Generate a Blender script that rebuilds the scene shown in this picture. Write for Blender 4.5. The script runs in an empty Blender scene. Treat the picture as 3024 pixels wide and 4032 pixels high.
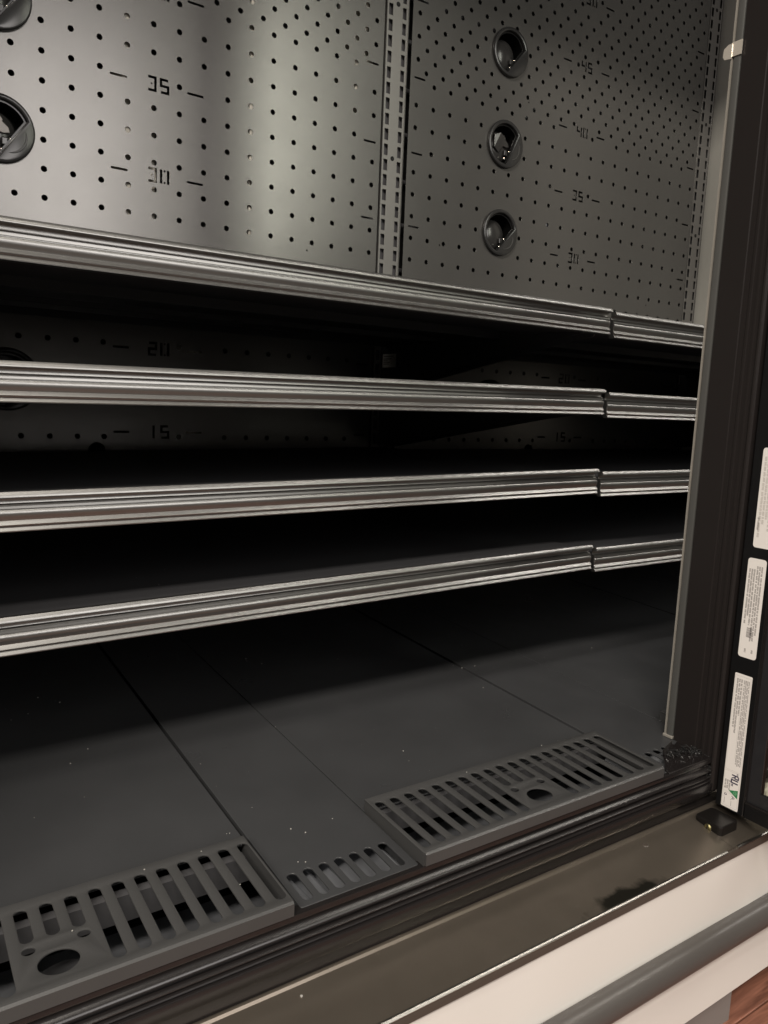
import bpy, bmesh, math, random
from mathutils import Vector, Matrix, noise
random.seed(7)
U = 0.0254                      # everything below is written in inches
SC = bpy.context.scene
COL = SC.collection

# ------------------------------------------------------------------ camera
cam_d = bpy.data.cameras.new('camera')
cam = bpy.data.objects.new('camera', cam_d); COL.objects.link(cam); SC.camera = cam
cam_d.sensor_fit = 'VERTICAL'; cam_d.sensor_height = 36.0
cam_d.lens = 36.0 * 2990.0 / 4032.0
cam_d.clip_start = 0.02; cam_d.clip_end = 200
R0 = (0.8337773091615658, -0.5505887120553346, 0.04083465298673)
R1 = (-0.04522553635206106, -0.1418258245847439, -0.9888579707635096)
R2 = (0.5502454448598073, 0.8226405689230901, -0.14315182420398104)
M = Matrix(((R0[0], -R1[0], -R2[0], -30.907 * U), (R0[1], -R1[1], -R2[1], -46.855 * U),
            (R0[2], -R1[2], -R2[2], 17.449 * U), (0, 0, 0, 1)))
cam.matrix_world = M

# ------------------------------------------------------------------ world, lamps, exposure
W = bpy.data.worlds.new('World'); SC.world = W; W.use_nodes = True
bg = W.node_tree.nodes['Background']
bg.inputs[0].default_value = (1.0, 0.90, 0.78, 1); bg.inputs[1].default_value = 0.05
SC.view_settings.view_transform = 'Standard'; SC.view_settings.look = 'None'
SC.view_settings.exposure = 0.0; SC.view_settings.gamma = 1.0
SC.view_settings.use_curve_mapping = False

def area(name, loc, target, sx, sy, power, color):
    d = bpy.data.lights.new(name, 'AREA'); d.shape = 'RECTANGLE'
    d.size = sx * U; d.size_y = sy * U; d.energy = power; d.color = color
    o = bpy.data.objects.new(name, d); COL.objects.link(o)
    o.location = Vector(loc) * U
    dr = Vector(target) - Vector(loc)
    o.rotation_euler = dr.to_track_quat('-Z', 'Y').to_euler()
    return o
WARM = (1.0, 0.92, 0.82)
NEUT = (1.0, 0.94, 0.87)
# ceiling strips of the shop, running along the aisle in front of the case
area('ceiling_lamp', (-112, -104, 108), (-112, -104, 0), 115, 20, 300, WARM)
area('ceiling_lamp', (-62, -66, 108), (-62, -66, 0), 100, 12, 26, WARM)
area('ceiling_lamp', (130, -92, 142), (130, -92, 0), 170, 8, 78, NEUT)
# lit fixtures standing across the aisle
area('aisle_lamp', (3, -132, 63), (3, 0, 63), 46, 58, 28.0, (1.0, 0.945, 0.91))
area('aisle_lamp', (50, -132, 80), (50, 0, 80), 17, 58, 16.5, (0.97, 0.97, 0.84))

# ------------------------------------------------------------------ materials
def mat(name, col, rough=0.5, metal=0.0, spec=0.5, bump=0.0, bscale=400, var=0.0, vscale=8, coat=0.0, rvar=0.0):
    m = bpy.data.materials.new(name); m.use_nodes = True
    nt = m.node_tree; b = nt.nodes['Principled BSDF']
    b.inputs['Base Color'].default_value = (*col, 1)
    b.inputs['Roughness'].default_value = rough; b.inputs['Metallic'].default_value = metal
    b.inputs['Specular IOR Level'].default_value = spec
    b.inputs['Coat Weight'].default_value = coat
    tc = nt.nodes.new('ShaderNodeTexCoord')
    if var:
        n = nt.nodes.new('ShaderNodeTexNoise'); n.inputs['Scale'].default_value = vscale; n.inputs['Detail'].default_value = 6
        nt.links.new(tc.outputs['Object'], n.inputs['Vector'])
        mx = nt.nodes.new('ShaderNodeMix'); mx.data_type = 'RGBA'
        mx.inputs[6].default_value = (*[c * (1 - var) for c in col], 1)
        mx.inputs[7].default_value = (*[min(1, c * (1 + var)) for c in col], 1)
        nt.links.new(n.outputs['Fac'], mx.inputs[0]); nt.links.new(mx.outputs[2], b.inputs['Base Color'])
    if rvar:
        n2 = nt.nodes.new('ShaderNodeTexNoise'); n2.inputs['Scale'].default_value = 14; n2.inputs['Detail'].default_value = 8
        nt.links.new(tc.outputs['Object'], n2.inputs['Vector'])
        mr = nt.nodes.new('ShaderNodeMapRange')
        mr.inputs['From Min'].default_value = 0.3; mr.inputs['From Max'].default_value = 0.7
        mr.inputs['To Min'].default_value = rough - rvar; mr.inputs['To Max'].default_value = rough + rvar
        nt.links.new(n2.outputs['Fac'], mr.inputs['Value']); nt.links.new(mr.outputs['Result'], b.inputs['Roughness'])
    if bump:
        n3 = nt.nodes.new('ShaderNodeTexNoise'); n3.inputs['Scale'].default_value = bscale; n3.inputs['Detail'].default_value = 3
        nt.links.new(tc.outputs['Object'], n3.inputs['Vector'])
        bp = nt.nodes.new('ShaderNodeBump'); bp.inputs['Strength'].default_value = bump; bp.inputs['Distance'].default_value = 0.0006
        nt.links.new(n3.outputs['Fac'], bp.inputs['Height']); nt.links.new(bp.outputs['Normal'], b.inputs['Normal'])
    return m

PANEL = mat('satin_grey_panel', (0.172, 0.168, 0.161), 0.26, 0.65, 0.5, bump=0.06, bscale=700, rvar=0.012)
STD = mat('slotted_strip_paint', (0.27, 0.262, 0.25), 0.32, 0.65, 0.5, bump=0.05, bscale=300)
BLACKM = mat('black_painted_steel', (0.039, 0.040, 0.042), 0.36, 0, 0.5, bump=0.08, bscale=900, var=0.22, vscale=9, rvar=0.09)
SHELFM = mat('black_shelf_paint', (0.040, 0.040, 0.043), 0.42, 0, 0.45, bump=0.06, bscale=900)
GRILLEM = mat('grey_black_grille_paint', (0.048, 0.048, 0.048), 0.38, 0, 0.5, bump=0.08, bscale=900, var=0.12, vscale=14)
ALU = mat('satin_aluminium', (0.30, 0.298, 0.29), 0.36, 1.0, 0.5, var=0.06, vscale=5)
FRAMEM = mat('dark_frame_extrusion', (0.011, 0.0095, 0.0095), 0.25, 0, 0.6)
POSTM = mat('dark_brown_post', (0.016, 0.0135, 0.013), 0.42, 0, 0.22, bump=0.05, bscale=900)
DOORM = mat('door_black', (0.006, 0.006, 0.0065), 0.35, 0, 0.35)
VOID = mat('dark_liner', (0.010, 0.010, 0.010), 0.7, 0, 0.2)
PLEN = mat('plenum_grey', (0.085, 0.084, 0.088), 0.45, 0, 0.4, var=0.35, vscale=30)
PLENF = mat('plenum_floor_grey', (0.12, 0.125, 0.135), 0.35, 0, 0.5, var=0.3, vscale=40)
WALLM = mat('pale_end_panel', (0.46, 0.45, 0.41), 0.5, 0, 0.4, var=0.06, vscale=6)
WHITE = mat('off_white_fascia', (0.74, 0.715, 0.68), 0.24, 0, 0.5, var=0.03, vscale=4, bump=0.03, bscale=6)
BUMP = mat('grey_rubber_bumper', (0.072, 0.066, 0.062), 0.32, 0, 0.45, var=0.08, vscale=6)
CHROME = mat('edge_trim_metal', (0.38, 0.365, 0.34), 0.30, 1.0)
TRIMD = mat('dark_trim', (0.060, 0.050, 0.042), 0.28, 0, 0.5)
KICK = mat('kick_grey', (0.20, 0.182, 0.172), 0.5, 0, 0.4, var=0.06)
PORT = mat('black_plastic', (0.030, 0.030, 0.030), 0.22, 0, 0.6)
PORTD = mat('port_inner_black', (0.008, 0.008, 0.008), 0.25, 0, 0.5)
PORTL = mat('port_grey_insert', (0.036, 0.035, 0.034), 0.20, 0, 0.6)
PORTW = mat('port_pale_insert', (0.50, 0.47, 0.45), 0.35, 0, 0.5, var=0.2, vscale=60)
STUD = mat('bright_stud', (0.9, 0.88, 0.82), 0.12, 1.0)
BRASS = mat('brass_screw', (0.45, 0.40, 0.20), 0.40, 1.0)
FOAM = mat('pale_foam', (0.66, 0.63, 0.56), 0.8, 0, 0.2, var=0.3, vscale=50)
LENS = mat('lamp_cover_grey', (0.065, 0.065, 0.062), 0.35, 0, 0.5)
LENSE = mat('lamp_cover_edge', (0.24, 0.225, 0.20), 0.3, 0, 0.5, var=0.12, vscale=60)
CLIPM = mat('clip_metal', (0.78, 0.72, 0.64), 0.35, 0.6)
STICK = mat('sticker_white', (0.78, 0.75, 0.72), 0.45, 0, 0.4)
INKG = mat('ink_grey', (0.33, 0.31, 0.30), 0.6)
INKL = mat('ink_pale_grey', (0.56, 0.53, 0.50), 0.6)
INKD = mat('ink_navy', (0.03, 0.025, 0.06), 0.5)
INKGR = mat('ink_green', (0.02, 0.19, 0.07), 0.5)
INKGL = mat('ink_pale_green', (0.20, 0.42, 0.25), 0.5)
CRUMB = mat('white_crumb', (0.30, 0.29, 0.27), 0.7)
SHRED = mat('shiny_black_shreds', (0.02, 0.02, 0.02), 0.10, 0, 0.9)
WIRE = mat('bright_wire', (0.42, 0.42, 0.43), 0.2, 1.0)
PRICE = mat('small_label', (0.80, 0.78, 0.74), 0.5)

def ledge_material():
    m = mat('taupe_ledge', (0.125, 0.105, 0.082), 0.29, 0.80, 0.5)
    nt = m.node_tree; b = nt.nodes['Principled BSDF']
    tc = nt.nodes.new('ShaderNodeTexCoord')
    # smudges and one dark patch with its own ragged outline
    n = nt.nodes.new('ShaderNodeTexNoise'); n.inputs['Scale'].default_value = 22; n.inputs['Detail'].default_value = 7
    nt.links.new(tc.outputs['Object'], n.inputs['Vector'])
    n2 = nt.nodes.new('ShaderNodeTexNoise'); n2.inputs['Scale'].default_value = 45; n2.inputs['Detail'].default_value = 5
    nt.links.new(tc.outputs['Object'], n2.inputs['Vector'])
    sep = nt.nodes.new('ShaderNodeSeparateXYZ'); nt.links.new(tc.outputs['Object'], sep.inputs[0])
    def math_(op, a, b_=None, c=None):
        q = nt.nodes.new('ShaderNodeMath'); q.operation = op
        for i, v in enumerate((a, b_, c)):
            if v is None: continue
            if isinstance(v, (int, float)): q.inputs[i].default_value = v
            else: nt.links.new(v, q.inputs[i])
        return q.outputs[0]
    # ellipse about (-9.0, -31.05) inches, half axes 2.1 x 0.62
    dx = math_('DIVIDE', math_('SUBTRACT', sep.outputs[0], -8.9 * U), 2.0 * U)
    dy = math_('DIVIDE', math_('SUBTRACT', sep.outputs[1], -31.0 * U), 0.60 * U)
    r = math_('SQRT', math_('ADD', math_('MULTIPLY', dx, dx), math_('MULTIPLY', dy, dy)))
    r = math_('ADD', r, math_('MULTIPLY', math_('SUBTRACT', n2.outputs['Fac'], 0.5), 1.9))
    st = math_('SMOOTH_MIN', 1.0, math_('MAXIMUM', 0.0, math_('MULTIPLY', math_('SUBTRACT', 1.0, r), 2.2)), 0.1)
    mx = nt.nodes.new('ShaderNodeMix'); mx.data_type = 'RGBA'
    mx.inputs[6].default_value = (0.180, 0.154, 0.126, 1); mx.inputs[7].default_value = (0.245, 0.212, 0.175, 1)
    nt.links.new(n.outputs['Fac'], mx.inputs[0])
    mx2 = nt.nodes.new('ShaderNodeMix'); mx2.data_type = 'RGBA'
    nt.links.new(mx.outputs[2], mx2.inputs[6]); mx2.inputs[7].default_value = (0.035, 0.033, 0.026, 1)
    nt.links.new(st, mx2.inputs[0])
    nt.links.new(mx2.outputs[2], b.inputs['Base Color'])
    return m
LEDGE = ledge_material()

def wood_material():
    m = bpy.data.materials.new('red_brown_wood'); m.use_nodes = True
    nt = m.node_tree; b = nt.nodes['Principled BSDF']; b.inputs['Roughness'].default_value = 0.45
    tc = nt.nodes.new('ShaderNodeTexCoord'); mp = nt.nodes.new('ShaderNodeMapping')
    mp.inputs['Scale'].default_value = (9, 120, 60)
    oi = nt.nodes.new('ShaderNodeObjectInfo')
    nt.links.new(tc.outputs['Object'], mp.inputs['Vector'])
    n = nt.nodes.new('ShaderNodeTexNoise'); n.inputs['Scale'].default_value = 1.6; n.inputs['Detail'].default_value = 8
    n.inputs['Distortion'].default_value = 1.2; n.noise_dimensions = '4D'
    nt.links.new(mp.outputs[0], n.inputs['Vector']); nt.links.new(oi.outputs['Random'], n.inputs['W'])
    cr = nt.nodes.new('ShaderNodeValToRGB')
    cr.color_ramp.elements[0].color = (0.10, 0.040, 0.026, 1); cr.color_ramp.elements[0].position = 0.3
    cr.color_ramp.elements[1].color = (0.27, 0.115, 0.075, 1); cr.color_ramp.elements[1].position = 0.7
    nt.links.new(n.outputs['Fac'], cr.inputs[0]); nt.links.new(cr.outputs[0], b.inputs['Base Color'])
    return m
WOOD = wood_material()

def glass_material():
    m = bpy.data.materials.new('dark_door_glass'); m.use_nodes = True
    nt = m.node_tree; nt.nodes.clear()
    out = nt.nodes.new('ShaderNodeOutputMaterial'); mx = nt.nodes.new('ShaderNodeMixShader')
    tr = nt.nodes.new('ShaderNodeBsdfTransparent'); tr.inputs[0].default_value = (0.86, 0.86, 0.85, 1)
    gl = nt.nodes.new('ShaderNodeBsdfGlossy'); gl.inputs['Roughness'].default_value = 0.03
    lw = nt.nodes.new('ShaderNodeLayerWeight')
    pw = nt.nodes.new('ShaderNodeMath'); pw.operation = 'POWER'; pw.inputs[1].default_value = 5
    nt.links.new(lw.outputs['Facing'], pw.inputs[0])
    fr = nt.nodes.new('ShaderNodeMath'); fr.operation = 'MULTIPLY_ADD'; fr.inputs[1].default_value = 0.9; fr.inputs[2].default_value = 0.04
    nt.links.new(pw.outputs[0], fr.inputs[0])
    nt.links.new(fr.outputs[0], mx.inputs[0]); nt.links.new(tr.outputs[0], mx.inputs[1])
    nt.links.new(gl.outputs[0], mx.inputs[2]); nt.links.new(mx.outputs[0], out.inputs[0])
    return m
GLASS = glass_material()

# ------------------------------------------------------------------ object helpers
def put(o, parent=None):
    COL.objects.link(o)
    if parent is not None:
        o.parent = parent
        if o.get('world_built', True):
            o.matrix_parent_inverse = parent.matrix_world.inverted()
    return o
def empty(name, loc, label=None, cat=None, group=None):
    o = bpy.data.objects.new(name, None); COL.objects.link(o)
    o.empty_display_size = 0.03
    o.location = Vector(loc) * U
    o.matrix_world = Matrix.Translation(Vector(loc) * U)
    if label: o['label'] = label
    if cat: o['category'] = cat
    if group: o['group'] = group
    return o
def tag(o, label=None, cat=None, group=None, kind=None):
    if label: o['label'] = label
    if cat: o['category'] = cat
    if group: o['group'] = group
    if kind: o['kind'] = kind
    return o
def mesh_obj(name, me, mats, parent=None, smooth=False):
    if not isinstance(mats, (list, tuple)): mats = [mats]
    for m in mats: me.materials.append(m)
    if smooth:
        for p in me.polygons: p.use_smooth = True
        me.set_sharp_from_angle(angle=math.radians(35))
    o = bpy.data.objects.new(name, me)
    return put(o, parent)
def bm_obj(name, bm, mats, parent=None, smooth=False, bevel=0):
    bmesh.ops.recalc_face_normals(bm, faces=bm.faces)
    for v in bm.verts: v.co *= U
    me = bpy.data.meshes.new(name); bm.to_mesh(me); bm.free()
    o = mesh_obj(name, me, mats, parent, smooth)
    if bevel:
        md = o.modifiers.new('bevel', 'BEVEL'); md.width = bevel * U; md.segments = 2; md.limit_method = 'ANGLE'
    return o
def box(bm, x0, x1, y0, y1, z0, z1, mi=0):
    vs = [bm.verts.new((x, y, z)) for x in (x0, x1) for y in (y0, y1) for z in (z0, z1)]
    for f in ((0, 1, 3, 2), (4, 6, 7, 5), (0, 4, 5, 1), (2, 3, 7, 6), (0, 2, 6, 4), (1, 5, 7, 3)):
        bm.faces.new([vs[i] for i in f]).material_index = mi
def sweep(bm, prof, axis, a, b, mi=0, closed=True):
    """prof: list of 2-D points; axis 'X' -> (y,z), axis 'Z' -> (x,y)."""
    def P(p, t):
        return (t, p[0], p[1]) if axis == 'X' else ((p[0], p[1], t) if axis == 'Z' else (p[0], t, p[1]))
    A = [bm.verts.new(P(p, a)) for p in prof]; B = [bm.verts.new(P(p, b)) for p in prof]
    n = len(prof)
    for i in range(n if closed else n - 1):
        j = (i + 1) % n
        bm.faces.new((A[i], A[j], B[j], B[i])).material_index = mi
    if closed:
        bm.faces.new(A[::-1]).material_index = mi; bm.faces.new(B).material_index = mi
def cyl(bm, c, r, h, axis='Y', n=20, r2=None, mi=0):
    r2 = r if r2 is None else r2
    rings = []
    for t, rr in ((0, r), (h, r2)):
        ring = []
        for i in range(n):
            a = 2 * math.pi * i / n; u, v = rr * math.cos(a), rr * math.sin(a)
            if axis == 'Y': p = (c[0] + u, c[1] + t, c[2] + v)
            elif axis == 'X': p = (c[0] + t, c[1] + u, c[2] + v)
            else: p = (c[0] + u, c[1] + v, c[2] + t)
            ring.append(bm.verts.new(p))
        rings.append(ring)
    for i in range(n):
        j = (i + 1) % n
        bm.faces.new((rings[0][i], rings[0][j], rings[1][j], rings[1][i])).material_index = mi
    bm.faces.new(rings[0][::-1]).material_index = mi; bm.faces.new(rings[1]).material_index = mi

def circle(cx, cy, r, n=14, ry=None):
    ry = r if ry is None else ry
    return [(cx + r * math.cos(2 * math.pi * i / n), cy + ry * math.sin(2 * math.pi * i / n)) for i in range(n)]
def slot(x0, x1, y0, y1, r=None, n=6):
    """rounded rectangle"""
    r = min((x1 - x0) / 2, (y1 - y0) / 2) if r is None else r
    r = r * 0.999
    pts = []
    for cx, cy, a0 in ((x1 - r, y1 - r, 0), (x0 + r, y1 - r, 90), (x0 + r, y0 + r, 180), (x1 - r, y0 + r, 270)):
        for i in range(n + 1):
            a = math.radians(a0 + 90 * i / n); pts.append((cx + r * math.cos(a), cy + r * math.sin(a)))
    return pts
def stroke(path, w):
    """outline of an axis-aligned polyline with mitred corners"""
    n = len(path); L = []; Rr = []
    h = w / 2
    for i, p in enumerate(path):
        if i == 0: d0 = d1 = Vector((path[1][0] - p[0], path[1][1] - p[1])).normalized()
        elif i == n - 1: d0 = d1 = Vector((p[0] - path[i - 1][0], p[1] - path[i - 1][1])).normalized()
        else:
            d0 = Vector((p[0] - path[i - 1][0], p[1] - path[i - 1][1])).normalized()
            d1 = Vector((path[i + 1][0] - p[0], path[i + 1][1] - p[1])).normalized()
        n0 = Vector((-d0.y, d0.x)); n1 = Vector((-d1.y, d1.x))
        b = (n0 + n1); b = b / (1 + n0.dot(n1)) if i not in (0, n - 1) else n0
        L.append((p[0] + b.x * h, p[1] + b.y * h)); Rr.append((p[0] - b.x * h, p[1] - b.y * h))
    return L + Rr[::-1]
def plate(name, outers, holes, t, to3d, mats, parent=None, bevel=0.0, smooth=False):
    """flat plate with real cut-outs; to3d maps (u, v, w) with w = -t/2..t/2 to inches"""
    cu = bpy.data.curves.new(name, 'CURVE'); cu.dimensions = '2D'; cu.fill_mode = 'BOTH'
    cu.extrude = max(t / 2 - bevel, 0.0005); cu.bevel_depth = bevel; cu.bevel_resolution = 1
    cu.offset = -bevel
    for poly in list(outers) + list(holes):
        s = cu.splines.new('POLY'); s.points.add(len(poly) - 1)
        for q, p in zip(s.points, poly): q.co = (p[0], p[1], 0, 1)
        s.use_cyclic_u = True
    ob = bpy.data.objects.new(name, cu); COL.objects.link(ob)
    dg = bpy.context.evaluated_depsgraph_get(); dg.update()
    me = bpy.data.meshes.new_from_object(ob.evaluated_get(dg))
    bpy.data.objects.remove(ob); bpy.data.curves.remove(cu)
    bm = bmesh.new(); bm.from_mesh(me); bpy.data.meshes.remove(me)
    bmesh.ops.remove_doubles(bm, verts=bm.verts, dist=0.0008)
    for v in bm.verts: v.co = Vector(to3d(*v.co))
    return bm_obj(name, bm, mats, parent, smooth)

# ================================================================== THE CASE
CASE = empty('refrigerated_display_case', (0, -20, -9.2),
             'large empty black refrigerated display case with perforated back and its glass door swung open', 'display case')

# ---- perforated back panels ---------------------------------------------------
DIG = {'0': None, '1': None, '2': [(0, 1), (1, 1), (1, .5), (0, .5), (0, 0), (1, 0)],
       '5': [(1, 1), (0, 1), (0, .5), (1, .5), (1, 0), (0, 0)], '3': [(0, 1), (1, 1), (1, 0), (0, 0)],
       '4': [(0, 1), (0, .5), (.78, .5)]}
def digit(ch, x, z, w=0.42, h=0.70, s=0.145):
    S = lambda path: stroke([(x + a * w, z + b * h) for a, b in path], s)
    out = []
    if ch == '0':
        out += [S([(0, 1.06), (0, -.06)]), S([(1, 1.06), (1, -.06)]), circle(x + .5 * w, z + h * .97, .065, 8), circle(x + .5 * w, z + h * .03, .065, 8)]
    elif ch == '1': out.append(S([(.6, 1.06), (.6, -.06)]))
    elif ch == '4': out += [S(DIG['4']), S([(1.12, 1.0), (1.12, -.06)])]
    elif ch == '3': out += [S(DIG['3']), circle(x + .45 * w, z + h * .5, .055, 8)]
    else: out.append(S(DIG[ch]))
    return out
PORTS = [(-7.4, 17.85), (-7.4, 24.35), (-7.4, 30.85), (-7.4, 37.35), (-7.4, 43.88), (-7.4, 50.4)]
def back_panel(mid):
    x0, x1 = mid - 16.35, mid + 16.35
    z0, z1 = 1.5, 62
    holes = []; avoid = []
    for px, pz in PORTS:
        holes.append(circle(mid + px, pz, 1.45, 32)); avoid.append((mid + px, pz, 1.9))
    boxes = []
    for n in range(15, 56, 5):
        zc = n + 0.04
        for a, b in ((-1.72, -0.77), (2.72, 3.72), (-16.02, -15.06), (15.02, 16.0)):
            holes.append(slot(mid + a, mid + b, zc - .068, zc + .068)); boxes.append((mid + a - .12, mid + b + .12, zc - .2, zc + .2))
        for i, ch in enumerate(str(n)):
            holes.extend(digit(ch, mid + .42 + i * .74, zc - .33))
        boxes.append((mid + .15, mid + 1.85, zc - .52, zc + .52))
    pts = []
    rows = [27.75 + 1.5 * k for k in range(-16, 23) if k != -8]
    for z in rows:
        if abs(z - 14.25) < .01: z = 14.75
        for k in range(22): pts.append((mid - 15.75 + 1.5 * k, z))
    for j in range(14):
        z = 40.5 + 1.5 * j
        for k in range(21): pts.append((mid - 15.0 + 1.5 * k, z))
    for (x, z) in pts:
        if z > z1 - .5 or z < z0 + .5: continue
        if any((x - a) ** 2 + (z - b) ** 2 < r * r for a, b, r in avoid): continue
        if any(a - .1 < x < b + .1 and c - .1 < z < d + .1 for a, b, c, d in boxes): continue
        holes.append(circle(x, z, .165, 14))
    # a few fixing holes
    for x, z in ((-5.1, 40.72), (-13.1, 28.9), (10.9, 27.0), (-2.4, 41.0)):
        holes.append(circle(mid + x, z + .22, .07, 8))
    # black grommet notch above the shelf
    holes.append(circle(mid - 2.68, 13.92, .5, 16))
    o = plate('back_panel', [[(x0, z0), (x1, z0), (x1, z1), (x0, z1)]], holes, 0.034,
              lambda u, v, w: (u, w + .017, v), PANEL, CASE)
    return o
for mid in (-17.5, 17.5): back_panel(mid)

# ---- slotted standards -----------------------------------------------------------
def standard(cx):
    # pressed strip: solid margins and a rung between every pair of slots
    bm = bmesh.new()
    xs = [cx - .84, cx - .72, cx - .40, cx + .40, cx + .70, cx + .86]
    zs = [1.5]
    for k in range(59): zs += [2.8 + k - .36, 2.8 + k + .36]
    zs.append(62)
    g = {}
    for w, y in ((0, .0), (1, .045)):
        for i_, x in enumerate(xs):
            for j_, z in enumerate(zs): g[w, i_, j_] = bm.verts.new((x, y, z))
    solid = lambda i_, j_: 0 <= i_ < 5 and 0 <= j_ < len(zs) - 1 and not (i_ in (1, 3) and j_ % 2 == 1)
    for i_ in range(5):
        for j_ in range(len(zs) - 1):
            if not solid(i_, j_): continue
            for w in (0, 1): bm.faces.new((g[w, i_, j_], g[w, i_ + 1, j_], g[w, i_ + 1, j_ + 1], g[w, i_, j_ + 1]))
            for di, dj, a, b in ((-1, 0, (0, 0), (0, 1)), (1, 0, (1, 0), (1, 1)), (0, -1, (0, 0), (1, 0)), (0, 1, (0, 1), (1, 1))):
                if not solid(i_ + di, j_ + dj):
                    p, q = (i_ + a[0], j_ + a[1]), (i_ + b[0], j_ + b[1])
                    bm.faces.new((g[0, p[0], p[1]], g[0, q[0], q[1]], g[1, q[0], q[1]], g[1, p[0], p[1]]))
    o = bm_obj('slotted_standard', bm, STD, CASE, bevel=.012)
    for z in (14.3, 24.3, 34.3, 44.25, 54.1):
        bm = bmesh.new(); cyl(bm, (cx, -.015, z), .16, .04, 'Y', 16); bm_obj('hole_shade_disc', bm, PORTD, o, smooth=True)  # black discs painting the shade inside the strip's round holes
    bm = bmesh.new()
    for s in (-1, 1):
        box(bm, cx + s * .885 - .022, cx + s * .885 + .022, -.03, .9, 1.5, 62)
    bm_obj('standard_flange', bm, PANEL, o)
    bm = bmesh.new(); box(bm, cx - .84, cx + .84, .26, .34, 1.5, 62)
    bm_obj('standard_channel', bm, PLEN, o)
standard(-0.10); standard(34.75)

# ---- liner, end walls, canopy --------------------------------------------------------
bm = bmesh.new(); box(bm, -37, 38, 1.6, 2.6, -8, 64); bm_obj('rear_liner', bm, VOID, CASE)
bm = bmesh.new(); box(bm, 35.95, 38, -26.5, 1.6, -7, 62); bm_obj('end_wall', bm, WALLM, CASE)
bm = bmesh.new(); box(bm, -38, -36.4, -29.0, 1.6, -7, 62); bm_obj('end_wall', bm, WALLM, CASE)
bm = bmesh.new(); box(bm, -38, 38, -29, 2.6, 62.2, 65); bm_obj('canopy', bm, DOORM, CASE)
# pale foam and brackets seen through some of the holes
def blob_strip(name, x0, x1, z0, z1, y, m, seed):
    bm = bmesh.new(); nx, nz = 10, 60; g = []
    for i in range(nx + 1):
        row = []
        for j in range(nz + 1):
            x = x0 + (x1 - x0) * i / nx; z = z0 + (z1 - z0) * j / nz
            d = noise.noise(Vector((x * .9 + seed, z * .8, seed))) * .45 + noise.noise(Vector((x * 2.5, z * 2.2, seed))) * .2
            e = min(i, nx - i, 3) / 3.0
            row.append(bm.verts.new((x, max(.07, y + d + (1 - e) * .5 + .3), z)))
        g.append(row)
    for i in range(nx):
        for j in range(nz): bm.faces.new((g[i][j], g[i + 1][j], g[i + 1][j + 1], g[i][j + 1]))
    bm_obj(name, bm, m, CASE, smooth=True)
blob_strip('foam_insulation', -19.2, -17.15, 26, 40, -.06, FOAM, 3.1)
blob_strip('foam_insulation', -17.1, -16.4, 27, 34.2, .12, FOAM, 6.2)
blob_strip('foam_insulation', -10.9, -10.3, 27, 42, -.10, FOAM, 9.2)
blob_strip('foam_insulation', -4.2, -1.5, 36, 48, .05, FOAM, 5.5)
blob_strip('foam_insulation', 12.5, 18.0, 27, 41, .1, PLENF, 7.7)
blob_strip('foam_insulation', -15.4, -13.6, 13, 22, -.06, FOAM, 4.4)
for i in range(9):
    bm = bmesh.new(); cyl(bm, (-36, .95 + .3 * (i % 2), 24 + i * 3.1), .18, 72, 'X', 10)
    bm_obj('coil_tube', bm, PLEN, CASE, smooth=True)

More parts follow.
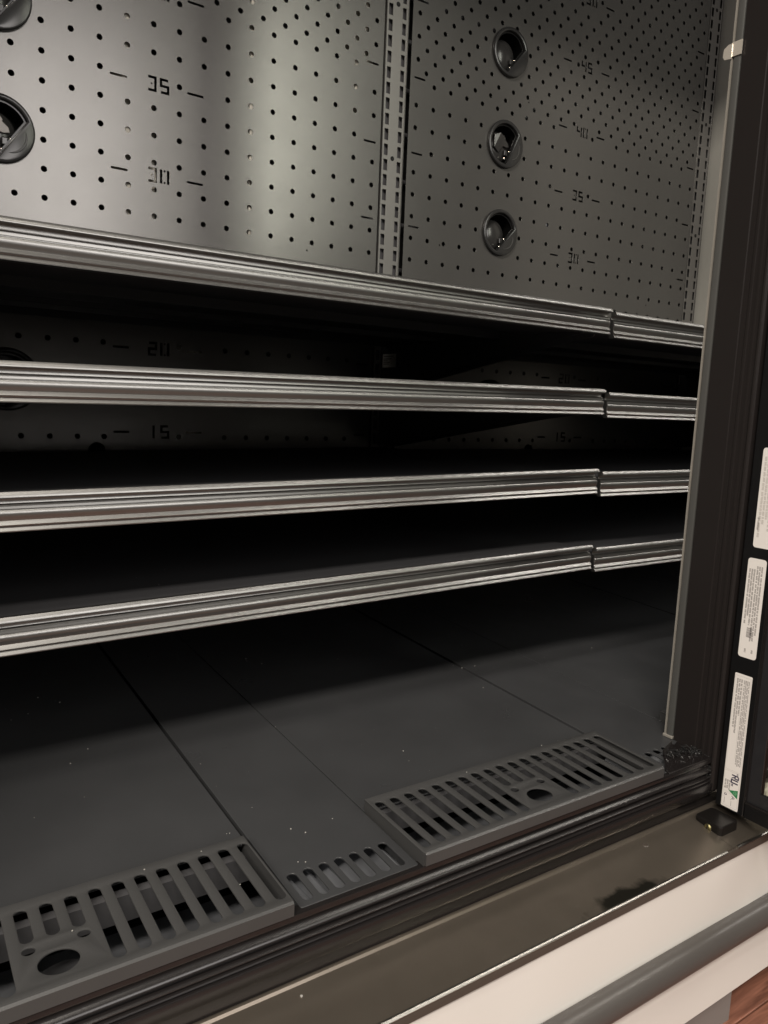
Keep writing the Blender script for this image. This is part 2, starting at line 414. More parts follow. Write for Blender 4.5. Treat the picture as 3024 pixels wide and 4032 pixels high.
# ---- round ports in the back panel ----------------------------------------------------
def port(x, z, ang, pale, ridge):
    def dshape(r, d, n=40):
        pts = []
        h = math.acos(d / r)
        for i in range(n + 1):
            a = h + (2 * math.pi - 2 * h) * i / n
            pts.append((r * math.cos(a), r * math.sin(a)))
        c, s = math.cos(ang), math.sin(ang)
        return [(x + p * c - q * s, z + p * s + q * c) for p, q in pts]
    cut = lambda r, n: circle(x, z, r, n)
    root = plate('round_port', [cut(1.72, 56)], [dshape(1.44, .74)], .30, lambda u, v, w: (u, w - .15, v), PORT, CASE, bevel=.10, smooth=True)
    # inner step
    plate('inner_ring', [dshape(1.435, .735)], [dshape(1.33, .64)], .10, lambda u, v, w: (u, w - .03, v), PORTD, root)
    # cup
    bm = bmesh.new(); n = 32; a = [bm.verts.new((x + 1.42 * math.cos(2 * math.pi * i / n), .05, z + 1.42 * math.sin(2 * math.pi * i / n))) for i in range(n)]
    b = [bm.verts.new((x + 1.3 * math.cos(2 * math.pi * i / n), 1.45, z + 1.3 * math.sin(2 * math.pi * i / n))) for i in range(n)]
    for i in range(n): bm.faces.new((a[i], a[(i + 1) % n], b[(i + 1) % n], b[i]))
    bm.faces.new(b); bm_obj('cup', bm, PORTD, root, smooth=True)
    # rounded insert
    bm = bmesh.new()
    bmesh.ops.create_uvsphere(bm, u_segments=24, v_segments=12, radius=1.0)
    for v in bm.verts:
        v.co = Vector((x - .22 + v.co.x * 1.12, .58 + v.co.y * .42, z - .12 + v.co.z * 1.14))
    bm_obj('insert', bm, PORTL, root, smooth=True)
    if pale:
        bm = bmesh.new()
        pts = [(-.80, .62), (-.30, .80), (.02, .66), (.12, .74), (.30, .52), (.26, .42), (.55, .16), (.62, -.10), (.30, -.16), (.05, -.10), (-.35, -.62), (-.85, -.30)]
        va = [bm.verts.new((x + p - .1, .02 + .10 * math.sin(5 * p) * q, z + q)) for p, q in pts]
        vb = [bm.verts.new((x + p - .1, .22, z + q)) for p, q in pts]
        bm.faces.new(va); bm.faces.new(vb[::-1])
        for i in range(len(pts)): bm.faces.new((va[i], vb[i], vb[(i + 1) % len(pts)], va[(i + 1) % len(pts)]))
        bm_obj('folded_tab', bm, PORTW if pale > 1 else PORTL, root, bevel=.03)
    for dx, dz, r in ((.52, -.42, .085), (.05, -1.02, .10)):
        bm = bmesh.new(); bmesh.ops.create_uvsphere(bm, u_segments=12, v_segments=8, radius=r)
        for v in bm.verts: v.co = Vector((x + dx + v.co.x, -.02 + v.co.y, z + dz + v.co.z))
        bm_obj('stud', bm, STUD, root, smooth=True)
    bm = bmesh.new(); box(bm, x + .10, x + .42, .0, .2, z - .75, z - .35); bm_obj('latch', bm, PORTL, root, bevel=.05)
    if ridge:
        bm = bmesh.new(); n = 12; sec = 6; rings = []
        for i in range(n + 1):
            t = -1 + 2 * i / n; a_ = ang + t * math.radians(36)
            w = .055 * math.sqrt(max(0.02, 1 - t * t))
            c = Vector((x + (1.36 - .12 * t * t) * math.cos(a_), -.30, z + (1.36 - .12 * t * t) * math.sin(a_)))
            rd = Vector((math.cos(a_), 0, math.sin(a_)))
            rings.append([bm.verts.new(c + rd * w * math.cos(2 * math.pi * k / sec) + Vector((0, -1, 0)) * w * math.sin(2 * math.pi * k / sec)) for k in range(sec)])
        for i in range(n):
            for k in range(sec): bm.faces.new((rings[i][k], rings[i][(k + 1) % sec], rings[i + 1][(k + 1) % sec], rings[i + 1][k]))
        bm.faces.new(rings[0][::-1]); bm.faces.new(rings[-1])
        bm_obj('finger_ridge', bm, LENS, root, smooth=True)
    return root
for mid in (-17.5, 17.5):
    for i, (px, pz) in enumerate(PORTS):
        a = {0: -40, 1: -40, 2: -42, 3: -24, 4: -40, 5: -40}[i] if mid > 0 else -36
        pale = (1 if i == 3 else 0) if mid > 0 else (2 if i == 2 else 0)
        port(mid + px, pz, math.radians(a), pale, (i in (2, 3)) if mid > 0 else i == 2)

# ================================================================== SHELVES
RAIL = [(-.02, -.02), (.0, .0), (.045, -.008), (.10, -.075), (.145, -.155), (.145, -.185), (.11, -.215), (.0, -.225), (-.13, -.25), (-.15, -.33), (-.13, -.39), (-.03, -.43),
        (-.02, -.445), (-.06, -.45), (-.06, -.48), (-.02, -.485), (-.01, -.555), (-.055, -.56), (-.055, -.595), (-.01, -.60),
        (.025, -.64), (.035, -.72), (.025, -.82), (.0, -.87), (-.01, -.94), (.04, -1.0), (.085, -1.065), (.08, -1.09), (.02, -1.10),
        (.01, -1.125), (.055, -1.18), (.105, -1.255), (.10, -1.29), (.0, -1.31), (-.17, -1.31), (-.17, -.02)]
def shelf(x0, x1, ztop, label, front=-20.38, braks=True, tilt=0.0):
    root = empty('shelf', ((x0 + x1) / 2, -10, ztop - .3), label, 'shelf', 'shelves in the display case')
    zt = ztop - .30
    bm = bmesh.new()
    # folded tray: top sheet, front hem and rear hem, then stiffening channels underneath
    sweep(bm, [(-.55, zt), (front + .19, zt), (front + .19, ztop - 1.25), (front + .6, ztop - 1.25), (front + .6, ztop - 1.19), (front + .25, ztop - 1.19),
               (front + .25, zt - .06), (-.61, zt - .06), (-.61, zt - .9), (-.55, zt - .9)], 'X', x0, x1)
    bm_obj('tray', bm, SHELFM, root)
    for yy, w, h in ((-17.3, 2.2, .75), (-11.5, 1.3, .9), (-6.3, 1.3, .9)):
        bm = bmesh.new()
        sweep(bm, [(yy - w, zt - .065), (yy - w + .05, zt - h), (yy + w, zt - h), (yy + w + .05, zt - .065)], 'X', x0 + .4, x1 - .4)
        bm_obj('stiffener', bm, SHELFM, root, bevel=.04)
    bm = bmesh.new()
    sweep(bm, [(front - p[0], ztop + p[1]) for p in RAIL], 'X', x0 + .03, x1 - .03)
    rail = bm_obj('price_rail', bm, ALU, root, smooth=True)
    for xe in (x0, x1):
        bm = bmesh.new()
        sweep(bm, [(front - p[0] - .015 * (1 if p[0] > -.03 else -1), ztop + p[1] * 1.0 + .004) for p in RAIL], 'X', xe - .0 if xe == x0 else xe - .035, xe + .035 if xe == x0 else xe)
        bm_obj('end_cap', bm, ALU, rail)
    # side brackets that hook into the standards
    if braks:
        for xb in (x0 + .26, x1 - .26):
            out = [(-.05, zt - .1), (-.05, ztop - 4.25), (-1.6, ztop - 4.05), (-16.3, ztop - 1.5), (-19.0, ztop - 1.15), (-19.6, zt - .1)]
            bm = bmesh.new(); sweep(bm, out, 'X', xb - .05, xb + .05)
            br = bm_obj('bracket', bm, SHELFM, root)
            bm = bmesh.new()
            for dz in (-.9, -1.9, -2.9): box(bm, xb - .045, xb + .045, -.055, .35, zt + dz - .25, zt + dz + .15)
            bm_obj('hook', bm, SHELFM, br)
    if tilt:            # hung a little lower at its left end
        root.rotation_euler.y = -tilt
        root.location.z -= tilt * (x1 - x0) / 2 * U
    return root
LZ = (22.55, 18.56, 14.51, 10.52)
names = ('top', 'second', 'third', 'lowest')
desc_l = ('long left shelf, uppermost of the four black shelves with metal price rails',
          'long left shelf second from the top, beneath the uppermost shelf',
          'long left shelf third from the top, just above the lowest shelf',
          'long left shelf, lowest of the four and nearest the floor of the case')
desc_r = ('short visible shelf right of the rail joint, uppermost, running behind the door post',
          'shelf right of the rail joint, second from the top, running behind the door post',
          'shelf right of the rail joint, third from the top, running behind the door post',
          'shelf right of the rail joint, lowest one, running behind the door post')
for z, a, b, tl in zip(LZ, desc_l, desc_r, (0.0, .0112, .0130, .0163)):
    shelf(-35.0, -.06, z, a, tilt=tl)
    shelf(.10, 34.7, z - .15, b, front=-20.50)
# tiny white label on the top left shelf's middle bracket
bm = bmesh.new(); box(bm, -.395, -.385, -1.95, -.25, 19.9, 20.85, 0)
for i, (a, b) in enumerate(((20.68, .9), (20.5, .75), (20.38, .4), (20.26, .6), (20.14, .5))):
    box(bm, -.40, -.394, -.35 - 1.4 * b, -.38, a - .04, a + .04, 1)
lab_host = [o for o in bpy.data.objects if o.get('label') == desc_l[0]][0]
bm_obj('paper_label', bm, [PRICE, INKG], lab_host)

# ================================================================== DECK
def dz(y): return 2.95 + .035 * (y + 20)
def deck_pan(x0, x1, yf, label, slots=None, lift=0.0):
    """sheet of the sloping floor with turned-down edges; slots cut through its front"""
    holes = slots or []
    def to3(u, v, w): return (u, v, dz(v) + w - .03 + lift)
    o = plate('deck_pan', [slot(x0, x1, yf, -.6, .08, 2)], holes, .06, to3, BLACKM, None, bevel=.012)
    bm = bmesh.new()
    for xa in (x0 + .01, x1 - .05):
        vs = []
        for (y, z) in ((yf + .1, -.06), (-.7, -.06), (-.7, -.9), (yf + .1, -.55)):
            vs.append((y, dz(y) + z + lift))
        sweep(bm, vs, 'X', xa, xa + .04)
    bm_obj('folded_edge', bm, BLACKM, o)
    tag(o, label, 'deck panel', 'panels of the case floor')
    return o
def strip_slots(x0, n, p=.565):
    return [slot(x0 + p * i - .17, x0 + p * i + .17, -28.58, -27.23) for i in range(n)]
deck_pan(-35.2, -21.33, -25.15, 'wide dark floor panel at far left behind the left air grille')
deck_pan(-21.19, -16.90, -28.8, 'narrow dark floor panel between the two air grilles with slots at its front', strip_slots(-20.78, 7))
deck_pan(-16.83, -4.60, -25.4, 'wide dark floor panel behind the right air grille', lift=-.03)
deck_pan(-4.45, -.06, -28.8, 'narrow dark floor panel right of the right air grille, slotted at its front', strip_slots(-4.02, 7))
deck_pan(.02, 16.4, -25.4, 'wide dark floor panel beyond the door post at far right', lift=-.02)
deck_pan(16.5, 35.9, -25.4, 'dark floor panel against the pale end wall')
# floor plenum under the grilles
bm = bmesh.new()
sweep(bm, [(-25.55, 2.55), (-25.2, 2.55), (-24.9, 1.47), (-25.25, 1.47)], 'X', -37, 36); bm_obj('plenum_wall', bm, PLEN, CASE)
bm = bmesh.new()
sweep(bm, [(-29.0, -.35), (-23.2, -.35), (-23.2, -.55), (-29.0, -.55)], 'X', -37, 36); bm_obj('plenum_floor', bm, PLENF, CASE)
bm = bmesh.new(); box(bm, -37, 36, -24, -.6, -1.6, -1.4); bm_obj('case_bottom', bm, VOID, CASE)
bm = bmesh.new(); box(bm, -37, 36, -28.72, -28.62, -1, 2.5); bm_obj('plenum_front', bm, BLACKM, CASE)
# honeycomb-like corrugation under the slotted strips
for x0, x1 in ((-21.2, -16.9), (-4.45, -.06)):
    bm = bmesh.new(); nx = int((x1 - x0) / .10); pts = []
    for i in range(nx + 1): pts.append((x0 + (x1 - x0) * i / nx))
    A = [bm.verts.new((x, -25.8, 2.15 + .22 * math.sin(x * 9))) for x in pts]; B = [bm.verts.new((x + .5, -28.7, 1.7 + .22 * math.sin(x * 9))) for x in pts]
    for i in range(nx): bm.faces.new((A[i], A[i + 1], B[i + 1], B[i]))
    bm_obj('corrugated_baffle', bm, PLENF, CASE, smooth=True)

# ---- raised air grilles -----------------------------------------------------------------
def grille(cx, pitch, label):
    x0, x1 = cx - 6.1, cx + 6.12
    yr, yf = -25.25, -29.0
    def tz(v): return 3.17 + .02 * (v - yr)
    def to3(u, v, w): return (u, v, tz(v) + w - .035)
    holes = []
    for i in range(-9, 10):
        x = cx + i * pitch
        ya = -27.05 if abs(i) <= 1 else -28.72
        holes.append(slot(x - .17, x + .17, ya, -25.62))
    holes.append(circle(cx - .08, -28.10, .50, 36, .45))
    for s in (-1, 1): holes.append(circle(cx + s * .68, -27.38, .165, 16, .15))
    o = plate('air_grille', [slot(x0, x1, yf + .06, yr, .03, 2)], holes, .07, to3, GRILLEM, None, bevel=.028, smooth=True)
    for xa in (x0 + .005, x1 - .065):
        bm = bmesh.new()
        sweep(bm, [(yf + .05, tz(yf) - .07), (yr - .05, tz(yr) - .07), (yr - .05, 2.62), (yf + .05, 2.42)], 'X', xa, xa + .06)
        bm_obj('side_flange', bm, GRILLEM, o)
    bm = bmesh.new(); zf = tz(yf) + .002
    sweep(bm, [(yf + .057, zf), (yf + .03, zf), (yf - .04, zf - .055), (yf - .04, 2.66), (yf + .01, 2.66), (yf + .057, zf - .12)], 'X', x0 + .03, x1 - .03)
    bm_obj('front_flange', bm, GRILLEM, o)
    tag(o, label, 'air grille', 'raised air grilles along the front of the floor')
    return o
grille(-10.72, .64, 'right slotted air grille with finger hole, next to the door post')
grille(-27.62, .652, 'left slotted air grille with finger hole, at bottom left of the view')
grille(6.2, .64, 'far right slotted air grille mostly hidden behind the door post')
bm = bmesh.new(); cyl(bm, (-27.4, -27.6, 1.9), .9, .1, 'Z', 24); bm_obj('added_hole_backing', bm, SHELFM, CASE)  # disc added beneath the left hole, standing in for the lit plenum floor
# fan guard wires seen through the left grille
bm = bmesh.new()
for i in range(5):
    box(bm, -24.8, -21.7, -27.2 - i * .38, -27.17 - i * .38, .55, .58)
for i in range(4):
    box(bm, -23.9 + i * .55, -23.87 + i * .55, -28.8, -27.0, .585, .615)
bm_obj('fan_guard', bm, WIRE, CASE)
# coiled wire ends
bm = bmesh.new()
def tube(bm, pts, r, n=6):
    rings = []
    for i, p in enumerate(pts):
        p = Vector(p); d = (Vector(pts[min(i + 1, len(pts) - 1)]) - Vector(pts[max(i - 1, 0)])).normalized()
        a = d.orthogonal().normalized(); b = d.cross(a)
        rings.append([bm.verts.new(p + (a * math.cos(2 * math.pi * k / n) + b * math.sin(2 * math.pi * k / n)) * r) for k in range(n)])
    for i in range(len(rings) - 1):
        for k in range(n): bm.faces.new((rings[i][k], rings[i][(k + 1) % n], rings[i + 1][(k + 1) % n], rings[i + 1][k]))
tube(bm, [(-24.6, -28.3, 1.9), (-24.35, -28.2, 2.2), (-24.15, -28.35, 2.05), (-24.0, -28.6, 1.6)], .05)
tube(bm, [(-22.3, -26.6, 2.2), (-22.1, -27.0, 2.0), (-22.0, -27.5, 2.1), (-21.9, -27.9, 1.7)], .05)
bm_obj('cable', bm, WIRE, CASE, smooth=True)

# ================================================================== FRONT FRAME, LEDGE, FASCIA
bm = bmesh.new()
SILL = [(-28.86, 2.62), (-28.98, 2.62), (-29.0, 2.52), (-28.99, 2.44), (-28.93, 2.38), (-28.86, 2.30), (-28.88, 2.24), (-28.98, 2.18), (-29.04, 2.12), (-29.05, 2.07), (-29.0, 2.02),
        (-28.9, 1.97), (-28.88, 1.88), (-28.97, 1.84), (-29.03, 1.80), (-29.03, 1.77), (-28.95, 1.74), (-28.95, 1.68), (-29.03, 1.65), (-29.05, 1.61), (-28.98, 1.58), (-28.98, 1.54),
        (-29.08, 1.52), (-29.10, 1.48), (-29.08, 1.06), (-29.02, .98), (-28.84, .94), (-28.80, .30), (-28.6, .30), (-28.6, 2.62)]
sweep(bm, SILL, 'X', -38.5, 38)
bm_obj('sill_frame', bm, FRAMEM, CASE, smooth=True)
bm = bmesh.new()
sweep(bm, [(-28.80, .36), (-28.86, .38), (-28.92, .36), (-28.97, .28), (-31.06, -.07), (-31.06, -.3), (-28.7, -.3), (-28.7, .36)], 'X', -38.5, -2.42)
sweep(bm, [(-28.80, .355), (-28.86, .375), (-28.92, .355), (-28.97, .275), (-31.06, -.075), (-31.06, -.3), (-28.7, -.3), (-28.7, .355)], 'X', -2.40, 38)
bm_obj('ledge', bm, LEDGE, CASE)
bm = bmesh.new()
for a, b in ((-38.5, -2.9), (-2.15, 38)):
    sweep(bm, [(-31.045, -.045), (-31.095, -.05), (-31.135, -.078), (-31.16, -.11), (-31.16, -.132), (-31.045, -.132)], 'X', a, b)
bm_obj('edge_trim', bm, CHROME, CASE)
bm = bmesh.new()
sweep(bm, [(-31.0, -.12), (-31.13, -.135), (-31.15, -.2), (-31.145, -.46), (-31.1, -.52), (-31.0, -.52)], 'X', -38.5, 38)
bm_obj('trim_lip', bm, TRIMD, CASE, smooth=True)
# white fascia, gently wavy sheet
bm = bmesh.new(); nx, nz = 160, 10; g = []
for i in range(nx + 1):
    x = -38.5 + 76.5 * i / nx; row = []
    for j in range(nz + 1):
        z = -.5 - 6.65 * j / nz
        d = .08 * noise.noise(Vector((x * .23, z * .18, 2.0)))
        row.append(bm.verts.new((x, -31.04 - d, z)))
    g.append(row)
for i in range(nx):
    for j in range(nz): bm.faces.new((g[i][j], g[i][j + 1], g[i + 1][j + 1], g[i + 1][j]))
o = bm_obj('fascia', bm, WHITE, CASE, smooth=True)
bm = bmesh.new()
BP = []
for i in range(21):
    a = math.radians(90 - 180 * i / 20)
    BP.append((-31.08 - .68 * abs(math.cos(a)) ** .85, -3.78 + .62 * math.sin(a)))
sweep(bm, BP, 'X', -38.5, 38)
bm_obj('bumper_rail', bm, BUMP, CASE, smooth=True)
bm = bmesh.new(); box(bm, -38.5, -.55, -30.7, -30.5, -9.19, -6.6); bm_obj('kick_plate', bm, KICK, CASE)
bm = bmesh.new(); box(bm, -38.5, 38, -30.9, -28.7, -7.1, -.32); bm_obj('case_base', bm, VOID, CASE)

# ---- door post (mullion) ---------------------------------------------------------------------
bm = bmesh.new()
xl = -1.2
prof = [(xl, -27.02), (xl, -28.10), (xl + .05, -28.13), (xl + .05, -28.36), (xl + .01, -28.40), (xl + .01, -28.50), (xl + .07, -28.53), (xl + .07, -28.66),
        (xl + .03, -28.68), (xl + .03, -28.76), (xl + .08, -28.79), (xl + .08, -28.92), (xl + .02, -28.95), (xl - .01, -28.99), (xl + .0, -29.06), (xl + .06, -29.09), (xl + .1, -29.12)]
prof = prof + [(-p[0], p[1]) for p in prof[::-1]]
sweep(bm, prof, 'Z', 1.2, 62)
post = bm_obj('door_post', bm, POSTM, CASE)
bm = bmesh.new()
sweep(bm, [(xl + .1, -26.98), (xl - .02, -26.97), (xl - .05, -26.9), (xl - .05, -26.70), (xl, -26.64), (xl + .1, -26.64)], 'Z', 2.85, 61)
bm_obj('light_cover', bm, LENS, post, smooth=True)
bm = bmesh.new(); 
zs = [2.85 + .35 * i for i in range(166)]
prev = None
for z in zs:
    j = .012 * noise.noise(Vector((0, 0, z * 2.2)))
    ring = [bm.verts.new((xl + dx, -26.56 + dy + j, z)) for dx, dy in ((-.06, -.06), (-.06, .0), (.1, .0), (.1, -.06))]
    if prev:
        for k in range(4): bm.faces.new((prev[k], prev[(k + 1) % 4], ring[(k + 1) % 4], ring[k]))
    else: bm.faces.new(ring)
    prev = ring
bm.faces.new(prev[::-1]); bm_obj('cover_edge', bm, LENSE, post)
bm = bmesh.new(); box(bm, xl - .10, xl + .1, -27.0, -26.5, 2.72, 2.86); bm_obj('cover_end', bm, LENSE, post, bevel=.03)
bm = bmesh.new()
box(bm, xl - .10, xl - .06, -27.03, -26.60, 31.9, 32.45)
cl = [(-26.62, 31.82), (-26.62, 32.40), (-26.46, 32.40), (-26.26, 32.28), (-26.24, 32.0), (-26.32, 31.86)]
sweep(bm, cl, 'X', xl - .14, xl - .10)
bm_obj('metal_clip', bm, CLIPM, post)

# ---- corner plate and shredded seal where post and sill meet ------------------------------------
bm = bmesh.new()
cp = [(-4.1, -28.72), (-2.55, -27.45), (-1.22, -27.0), (-1.22, -28.95), (-4.1, -28.95)]
A = [bm.verts.new((p[0], p[1], 2.60)) for p in cp]; B = [bm.verts.new((p[0], p[1], 2.76 - .03 * i_)) for i_, p in enumerate(cp)]
for i in range(5): bm.faces.new((A[i], A[(i + 1) % 5], B[(i + 1) % 5], B[i]))
bm.faces.new(A[::-1]); bm.faces.new(B)
bm_obj('corner_plate', bm, FRAMEM, CASE, bevel=.03)
bm = bmesh.new()
path = [Vector(p) for p in ((-2.9, -28.0, 2.76), (-2.0, -28.1, 2.76), (-1.45, -28.3, 2.72), (-1.32, -28.7, 2.3), (-1.30, -29.02, 1.9))]
for i in range(150):
    t = random.random() * 3.999; k = int(t); c = path[k].lerp(path[k + 1], t - k)
    c = c + Vector((random.gauss(0, .09), random.gauss(0, .09), abs(random.gauss(0, .09))))
    d = Vector((random.uniform(-1, 1), random.uniform(-1, 1), random.uniform(-.6, 1))).normalized() * random.uniform(.05, .17)
    s_ = random.uniform(.012, .034)
    n1 = d.orthogonal().normalized() * s_; n2 = d.cross(n1).normalized() * s_
    vs = [bm.verts.new(c + sg * d + q) for sg in (-1, 1) for q in (n1, n2, -n1, -n2)]
    for k in range(4): bm.faces.new((vs[k], vs[(k + 1) % 4], vs[4 + (k + 1) % 4], vs[4 + k]))
    bm.faces.new(vs[:4][::-1]); bm.faces.new(vs[4:])
tag(bm_obj('shredded_seal', bm, SHRED, None), 'shiny black shredded sealant heaped where the door post meets the sill', 'sealant', kind='stuff')

# ---- hinge block --------------------------------------------------------------------------------
bm = bmesh.new()
pts = slot(-2.34, -1.06, -30.42, -29.15, .18, 4)
A = [bm.verts.new((p[0], p[1], -.02 + .16 * (p[1] + 30.4))) for p in pts]; B = [bm.verts.new((p[0], p[1], .44)) for p in pts]
n = len(pts)
for i in range(n): bm.faces.new((A[i], A[(i + 1) % n], B[(i + 1) % n], B[i]))
bm.faces.new(A[::-1]); bm.faces.new(B)
hb = bm_obj('hinge_block', bm, mat('hinge_black', (0.008, 0.007, 0.0065), 0.32, 0, 0.35), CASE, bevel=.05)
def screw(c, axis, r, parent):
    bm = bmesh.new()
    cyl(bm, c, r, -.06 if axis == 'X' else .05, axis, 20, r * .8)
    o = bm_obj('screw', bm, BRASS, parent, smooth=True)
    bm = bmesh.new()
    if axis == 'X': box(bm, c[0] - .066, c[0] - .05, c[1] - .025, c[1] + .025, c[2] - r * .85, c[2] + r * .85)
    return o, bm
o, b2 = screw((-2.34, -29.82, .17), 'X', .16, hb); bm_obj('screw_slot', b2, VOID, hb)
o, b2 = screw((-1.04, -30.25, .16), 'Y', .12, hb); b2.free()
# rosette left by a bolt on the ledge
bm = bmesh.new(); cyl(bm, (-5.86, -29.35, .20), .16, .035, 'Z', 16, .12); bm_obj('bolt_head', bm, TRIMD, CASE, smooth=True)

# ================================================================== OPEN DOOR
bm = bmesh.new(); box(bm, -1.0, .55, -30.52, -29.22, .60, 61.5); door = bm_obj('glass_door', bm, DOORM, CASE, bevel=.05)
bm = bmesh.new(); box(bm, -1.0, .55, -63.0, -30.53, .60, 1.24)
bm_obj('bottom_rail', bm, DOORM, door, bevel=.05)
bm = bmesh.new(); box(bm, -1.0, .55, -63.0, -30.53, 60.2, 61.5); bm_obj('top_rail', bm, DOORM, door, bevel=.05)
bm = bmesh.new(); box(bm, -1.0, .55, -64.3, -63.01, .60, 61.5); bm_obj('latch_stile', bm, DOORM, door, bevel=.05)
bm = bmesh.new(); box(bm, -.80, -.62, -62.9, -30.54, 1.25, 60.1); bm_obj('glass_pane', bm, GLASS, door)
FRIT = mat('frit_black', (0.02, 0.02, 0.022), 0.15, 0, 0.5)
bm = bmesh.new()
box(bm, -.86, -.805, -31.08, -30.53, 1.3, 60); box(bm, -.86, -.805, -62.9, -31.085, 1.3, 1.85)
bm_obj('frit_border', bm, FRIT, door)
bm = bmesh.new(); box(bm, -1.02, -.87, -62.9, -30.53, 1.245, 1.29); box(bm, -1.02, -.87, -30.57, -30.525, 1.30, 60)
bm_obj('glazing_bead', bm, FRAMEM, door)

# stickers on the hinge stile; v runs along Z downwards, u along -Y (text reads downwards)
def sticker(z0, z1, ya, yb, r, draw, label):
    bm = bmesh.new()
    pts = slot(yb, ya, z0, z1, r, 4)
    A = [bm.verts.new((-1.012, p[0], p[1])) for p in pts]; B = [bm.verts.new((-1.003, p[0], p[1])) for p in pts]
    bm.faces.new(A); n = len(pts)
    for i in range(n): bm.faces.new((A[i], A[(i + 1) % n], B[(i + 1) % n], B[i]))
    bm.faces.new(B[::-1])
    def ink(y0, y1, za, zb, mi):
        vs = [bm.verts.new(q) for q in ((-1.0145, y0, za), (-1.0145, y1, za), (-1.0145, y1, zb), (-1.0145, y0, zb))]
        bm.faces.new(vs).material_index = mi
    def poly(pts_, mi, off=0.0):
        bm.faces.new([bm.verts.new((-1.0148 - off, a, b)) for a, b in pts_]).material_index = mi
    draw(ink, poly)
    bmesh.ops.recalc_face_normals(bm, faces=bm.faces)
    for v in bm.verts: v.co *= U
    me = bpy.data.meshes.new('sticker'); bm.to_mesh(me); bm.free()
    o = mesh_obj('sticker', me, [STICK, INKG, INKL, INKD, INKGR, INKGL], door)
    o['label'] = label
    return o
rs = random.Random(5)
def lines(ink, ya, yb, z_hi, z_lo, n, mi, dens=.85, ragged=.3):
    """n lines of small print running down the sticker (words as little blocks)"""
    p = (ya - yb) / n
    for i in range(n):
        y = ya - p * (i + .5); z = z_hi; zend = z_lo + (z_hi - z_lo) * ragged * rs.random()
        while z > zend:
            L = rs.uniform(.06, .24)
            k = 0.0
            while k < L and z - k > zend:      # letters
                ink(y - p * .30 - rs.random() * p * .14, y + p * .28 + rs.random() * p * .14, z - k, z - k - .030, mi); k += .038
            z -= L + rs.uniform(.03, .06)
def s_low(ink, poly):
    ya, yb = -29.50, -30.25
    # frame lines
    for (a, b) in ((6.62, 2.42), (2.36, 1.42), (1.36, .78)):
        for y in (ya - .03, yb + .03): ink(y - .006, y + .006, b, a, 2)
        for z in (a, b): ink(yb + .03, ya - .03, z - .006, z + .006, 2)
    lines(ink, ya - .10, ya - .38, 6.5, 3.4, 3, 1, ragged=.5)
    ink(ya - .385, ya - .395, 3.0, 6.5, 2)
    lines(ink, ya - .42, yb + .06, 6.5, 2.55, 4, 1, ragged=.05)
    # small c, reversed-R U mark, small us
    def st(path, w, mi=3, off=0):
        poly(stroke(path, w), mi, off)
    yc = -30.02                        # glyph base: u axis = Y, top towards yb
    T, Bm = -30.16, -29.86
    st([(-30.06, 2.36), (-30.12, 2.36), (-30.12, 2.29), (-30.06, 2.29)], .022)
    # R (mirrored) then U, written downward
    st([(Bm, 2.24), (T, 2.24)], .058); st([(T, 2.22), (T, 2.11), (-30.01, 2.11), (-30.01, 2.22)], .054, 3, .0003)
    poly([(-30.0, 2.19), (-30.0, 2.14), (Bm, 2.07), (Bm, 2.12)], 3, .0006)
    st([(T, 2.03), (Bm, 2.03), (Bm, 1.90), (T, 1.90)], .058)
    lines(ink, -29.86, -29.97, 1.85, 1.74, 1, 3, ragged=0)
    lines(ink, ya - .06, ya - .34, 1.95, 1.50, 3, 1, ragged=.2)
    # green triangle with a ring
    poly([(-29.78, 1.50), (-30.20, 1.64), (-30.20, 1.26)], 4)
    c = (-30.08, 1.48)
    for k in range(10):
        a0, a1 = 2 * math.pi * k / 10, 2 * math.pi * (k + .8) / 10
        poly([(c[0] + r_ * math.cos(a), c[1] + r_ * math.sin(a)) for r_, a in ((.085, a0), (.085, a1), (.06, a1), (.06, a0))], 5, .0005)
    ink_ = [(-30.05, 1.50), (-30.11, 1.50), (-30.11, 1.45), (-30.06, 1.45)]
    poly(stroke(ink_, .018), 5, .0008)
    # 'O.' and 'A.' with a ruled line after each
    for k in range(12):
        a0, a1 = 2 * math.pi * k / 12, 2 * math.pi * (k + 1) / 12
        poly([(-29.66 + r_ * math.cos(a), 1.27 + r_ * .75 * math.sin(a)) for r_, a in ((.065, a0), (.065, a1), (.035, a1), (.035, a0))], 3)
    ink(-29.62, -29.60, 1.19, 1.165, 3); ink(-29.645, -29.625, .85, 1.13, 1)
    poly([(-29.94, 1.29), (-30.08, 1.23), (-30.08, 1.255), (-29.94, 1.315)], 3); poly([(-29.94, 1.18), (-30.08, 1.235), (-30.08, 1.21), (-29.94, 1.155)], 3, .0004)
    ink(-30.0, -29.98, 1.19, 1.27, 3)
    ink(-29.93, -29.91, 1.13, 1.105, 3); ink(-29.955, -29.935, .84, 1.07, 1)
sticker(.70, 6.72, -29.50, -30.27, .05, s_low, 'long white rating sticker with a green triangle, lowest of three on the door')
def s_mid(ink, poly):
    ya, yb = -29.55, -30.25
    lines(ink, ya - .04, ya - .34, 11.25, 8.3, 3, 1, ragged=.35)
    lines(ink, ya - .36, yb + .05, 11.4, 8.0, 3, 1, ragged=.15)
    for k in range(14):
        ink(-30.02, -29.78, 8.75 - k * .03 - rs.random() * .012, 8.765 - k * .03, 1)
    lines(ink, -29.75, -29.85, 7.85, 7.70, 1, 1, ragged=0); lines(ink, -30.05, -30.15, 7.85, 7.72, 1, 1, ragged=0)
sticker(7.46, 11.70, -29.52, -30.31, .12, s_mid, 'white rounded sticker of small grey print, middle of three on the door')
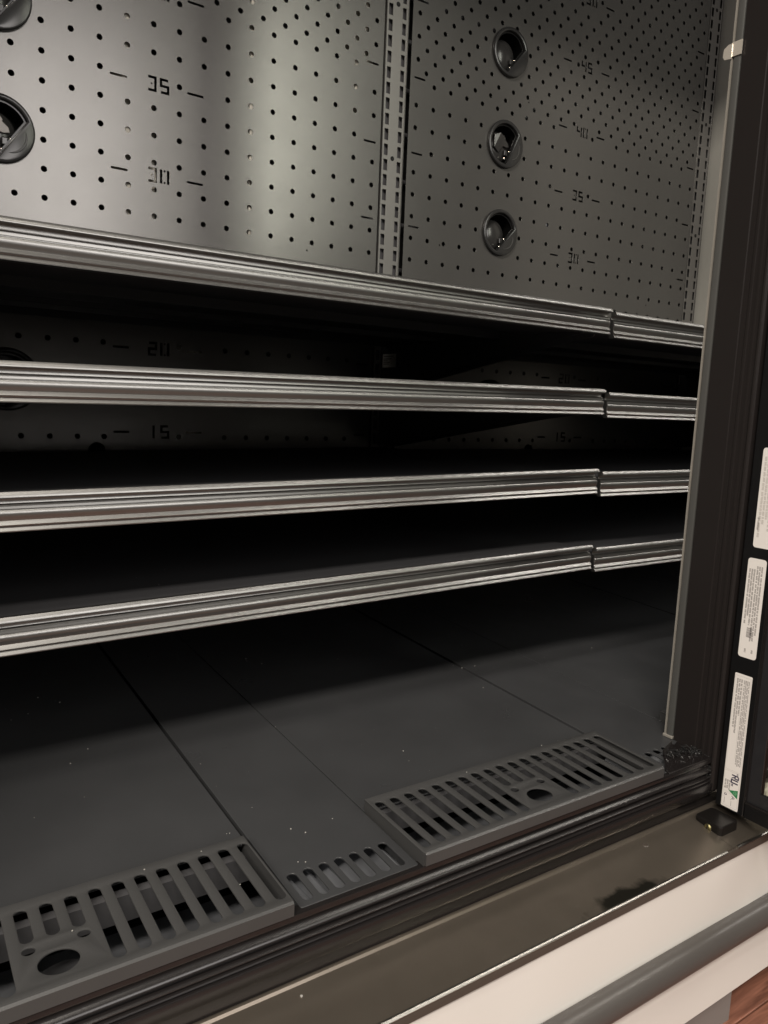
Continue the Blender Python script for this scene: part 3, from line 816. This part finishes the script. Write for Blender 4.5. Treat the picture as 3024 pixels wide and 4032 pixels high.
def s_top(ink, poly):
    ya, yb = -29.68, -30.4
    lines(ink, ya - .05, yb + .02, 15.9, 12.5, 5, 2, ragged=.3)
    lines(ink, ya - .02, ya - .12, 13.4, 12.9, 1, 2, ragged=0)
sticker(12.16, 16.26, -29.64, -30.50, .12, s_top, 'cream sticker with faint print, highest of three on the door')

# pale crumpled lump on the ledge beyond the open door
bm = bmesh.new()
bmesh.ops.create_icosphere(bm, subdivisions=3, radius=1.0)
for v in bm.verts:
    k = 1 + .45 * noise.noise(v.co * 1.9 + Vector((3, 1, 4))) + .22 * noise.noise(v.co * 4.3)
    v.co = Vector((2.0 + v.co.x * k * .60, -29.85 + v.co.y * k * .42, max(.10, .52 + v.co.z * k * .50)))
tag(bm_obj('pale_lump', bm, mat('cream_matte', (0.55, 0.52, 0.42), 0.6, var=.25, vscale=60), None), 'pale crumpled lump lying on the ledge behind the open glass door', 'paper scrap')

# ================================================================== CRUMBS
CR = [(-12.25, -7.22), (-14.78, -9.84), (-14.88, -10.16), (-14.31, -10.83), (-10.87, -8.99), (-10.22, -11.94), (-25.33, -10.42), (-24.68, -11.07), (-24.56, -11.35), (-25.98, -12.0), (-24.43, -16.37), (-16.85, -17.92), (-26.75, -11.08), (-26.7, -12.33), (-25.27, -17.26), (-1.8, -11.19), (-2.29, -13.09), (-4.88, -15.47), (-3.77, -16.02), (-4.64, -15.96), (-5.37, -18.59), (4.92, -16.77), (-13.01, -22.31), (-3.03, -5.97), (-6.24, -24.67), (-7.23, -24.66), (-21.72, -24.37), (-21.62, -24.39), (-19.34, -25.55), (-19.69, -25.13), (-20.3, -26.86), (-20.09, -26.98), (-18.12, -25.26)]
bm = bmesh.new()
def crumb(c, r):
    s = bmesh.ops.create_icosphere(bm, subdivisions=1, radius=r)
    for v in s['verts']:
        v.co = Vector(c) + Vector((v.co.x * random.uniform(.6, 1.3), v.co.y * random.uniform(.6, 1.3), v.co.z * random.uniform(.5, .9)))
for x, y in CR: crumb((x, y, dz(y) + .02), random.uniform(.016, .034))
for i in range(25):
    x, y = random.uniform(-33, 3), random.uniform(-25, -8); crumb((x, y, dz(y) + .008), random.uniform(.008, .018))
for x, y in ((-21.33, -16.43), (-22.74, -17.38), (-22.29, -18.78)): crumb((x, y, 10.24), random.uniform(.014, .024))
for x, y in ((-27.2, -27.2), (-23.0, -25.45), (-24.8, -25.5), (-22.6, -27.6), (-12.2, -25.5)): crumb((x, y, 3.17), .025)
crumb((-21.38, -29.33, .24), .05)
tag(bm_obj('crumbs', bm, CRUMB, None), 'scattered tiny white crumbs on the dark floor panels and lowest shelf', 'crumbs', kind='stuff')

# ================================================================== FLOOR
bm = bmesh.new(); box(bm, -150, 160, -170, 4, -9.6, -9.35)
fl = tag(bm_obj('floor', bm, mat('dark_subfloor', (0.07, 0.06, 0.052), 0.5, var=0.2), None), 'red brown wooden floor under the case', kind='structure')
pm = None
for i in range(8):
    y1 = -27.0 - i * 4.0
    for j in range(4):
        xs = -28 + 22 * j + (i % 3) * 7.3
        if pm is None:
            bm = bmesh.new(); box(bm, -10.97, 10.97, -1.97, 1.97, -.12, .12)
            o = bm_obj('plank', bm, WOOD, fl, bevel=.03); pm = o.data
        else:
            o = bpy.data.objects.new('plank', pm); COL.objects.link(o); o.parent = fl
            md = o.modifiers.new('bevel', 'BEVEL'); md.width = .03 * U; md.segments = 2
        o.location = (xs * U, (y1 - 2.0) * U, -9.22 * U)
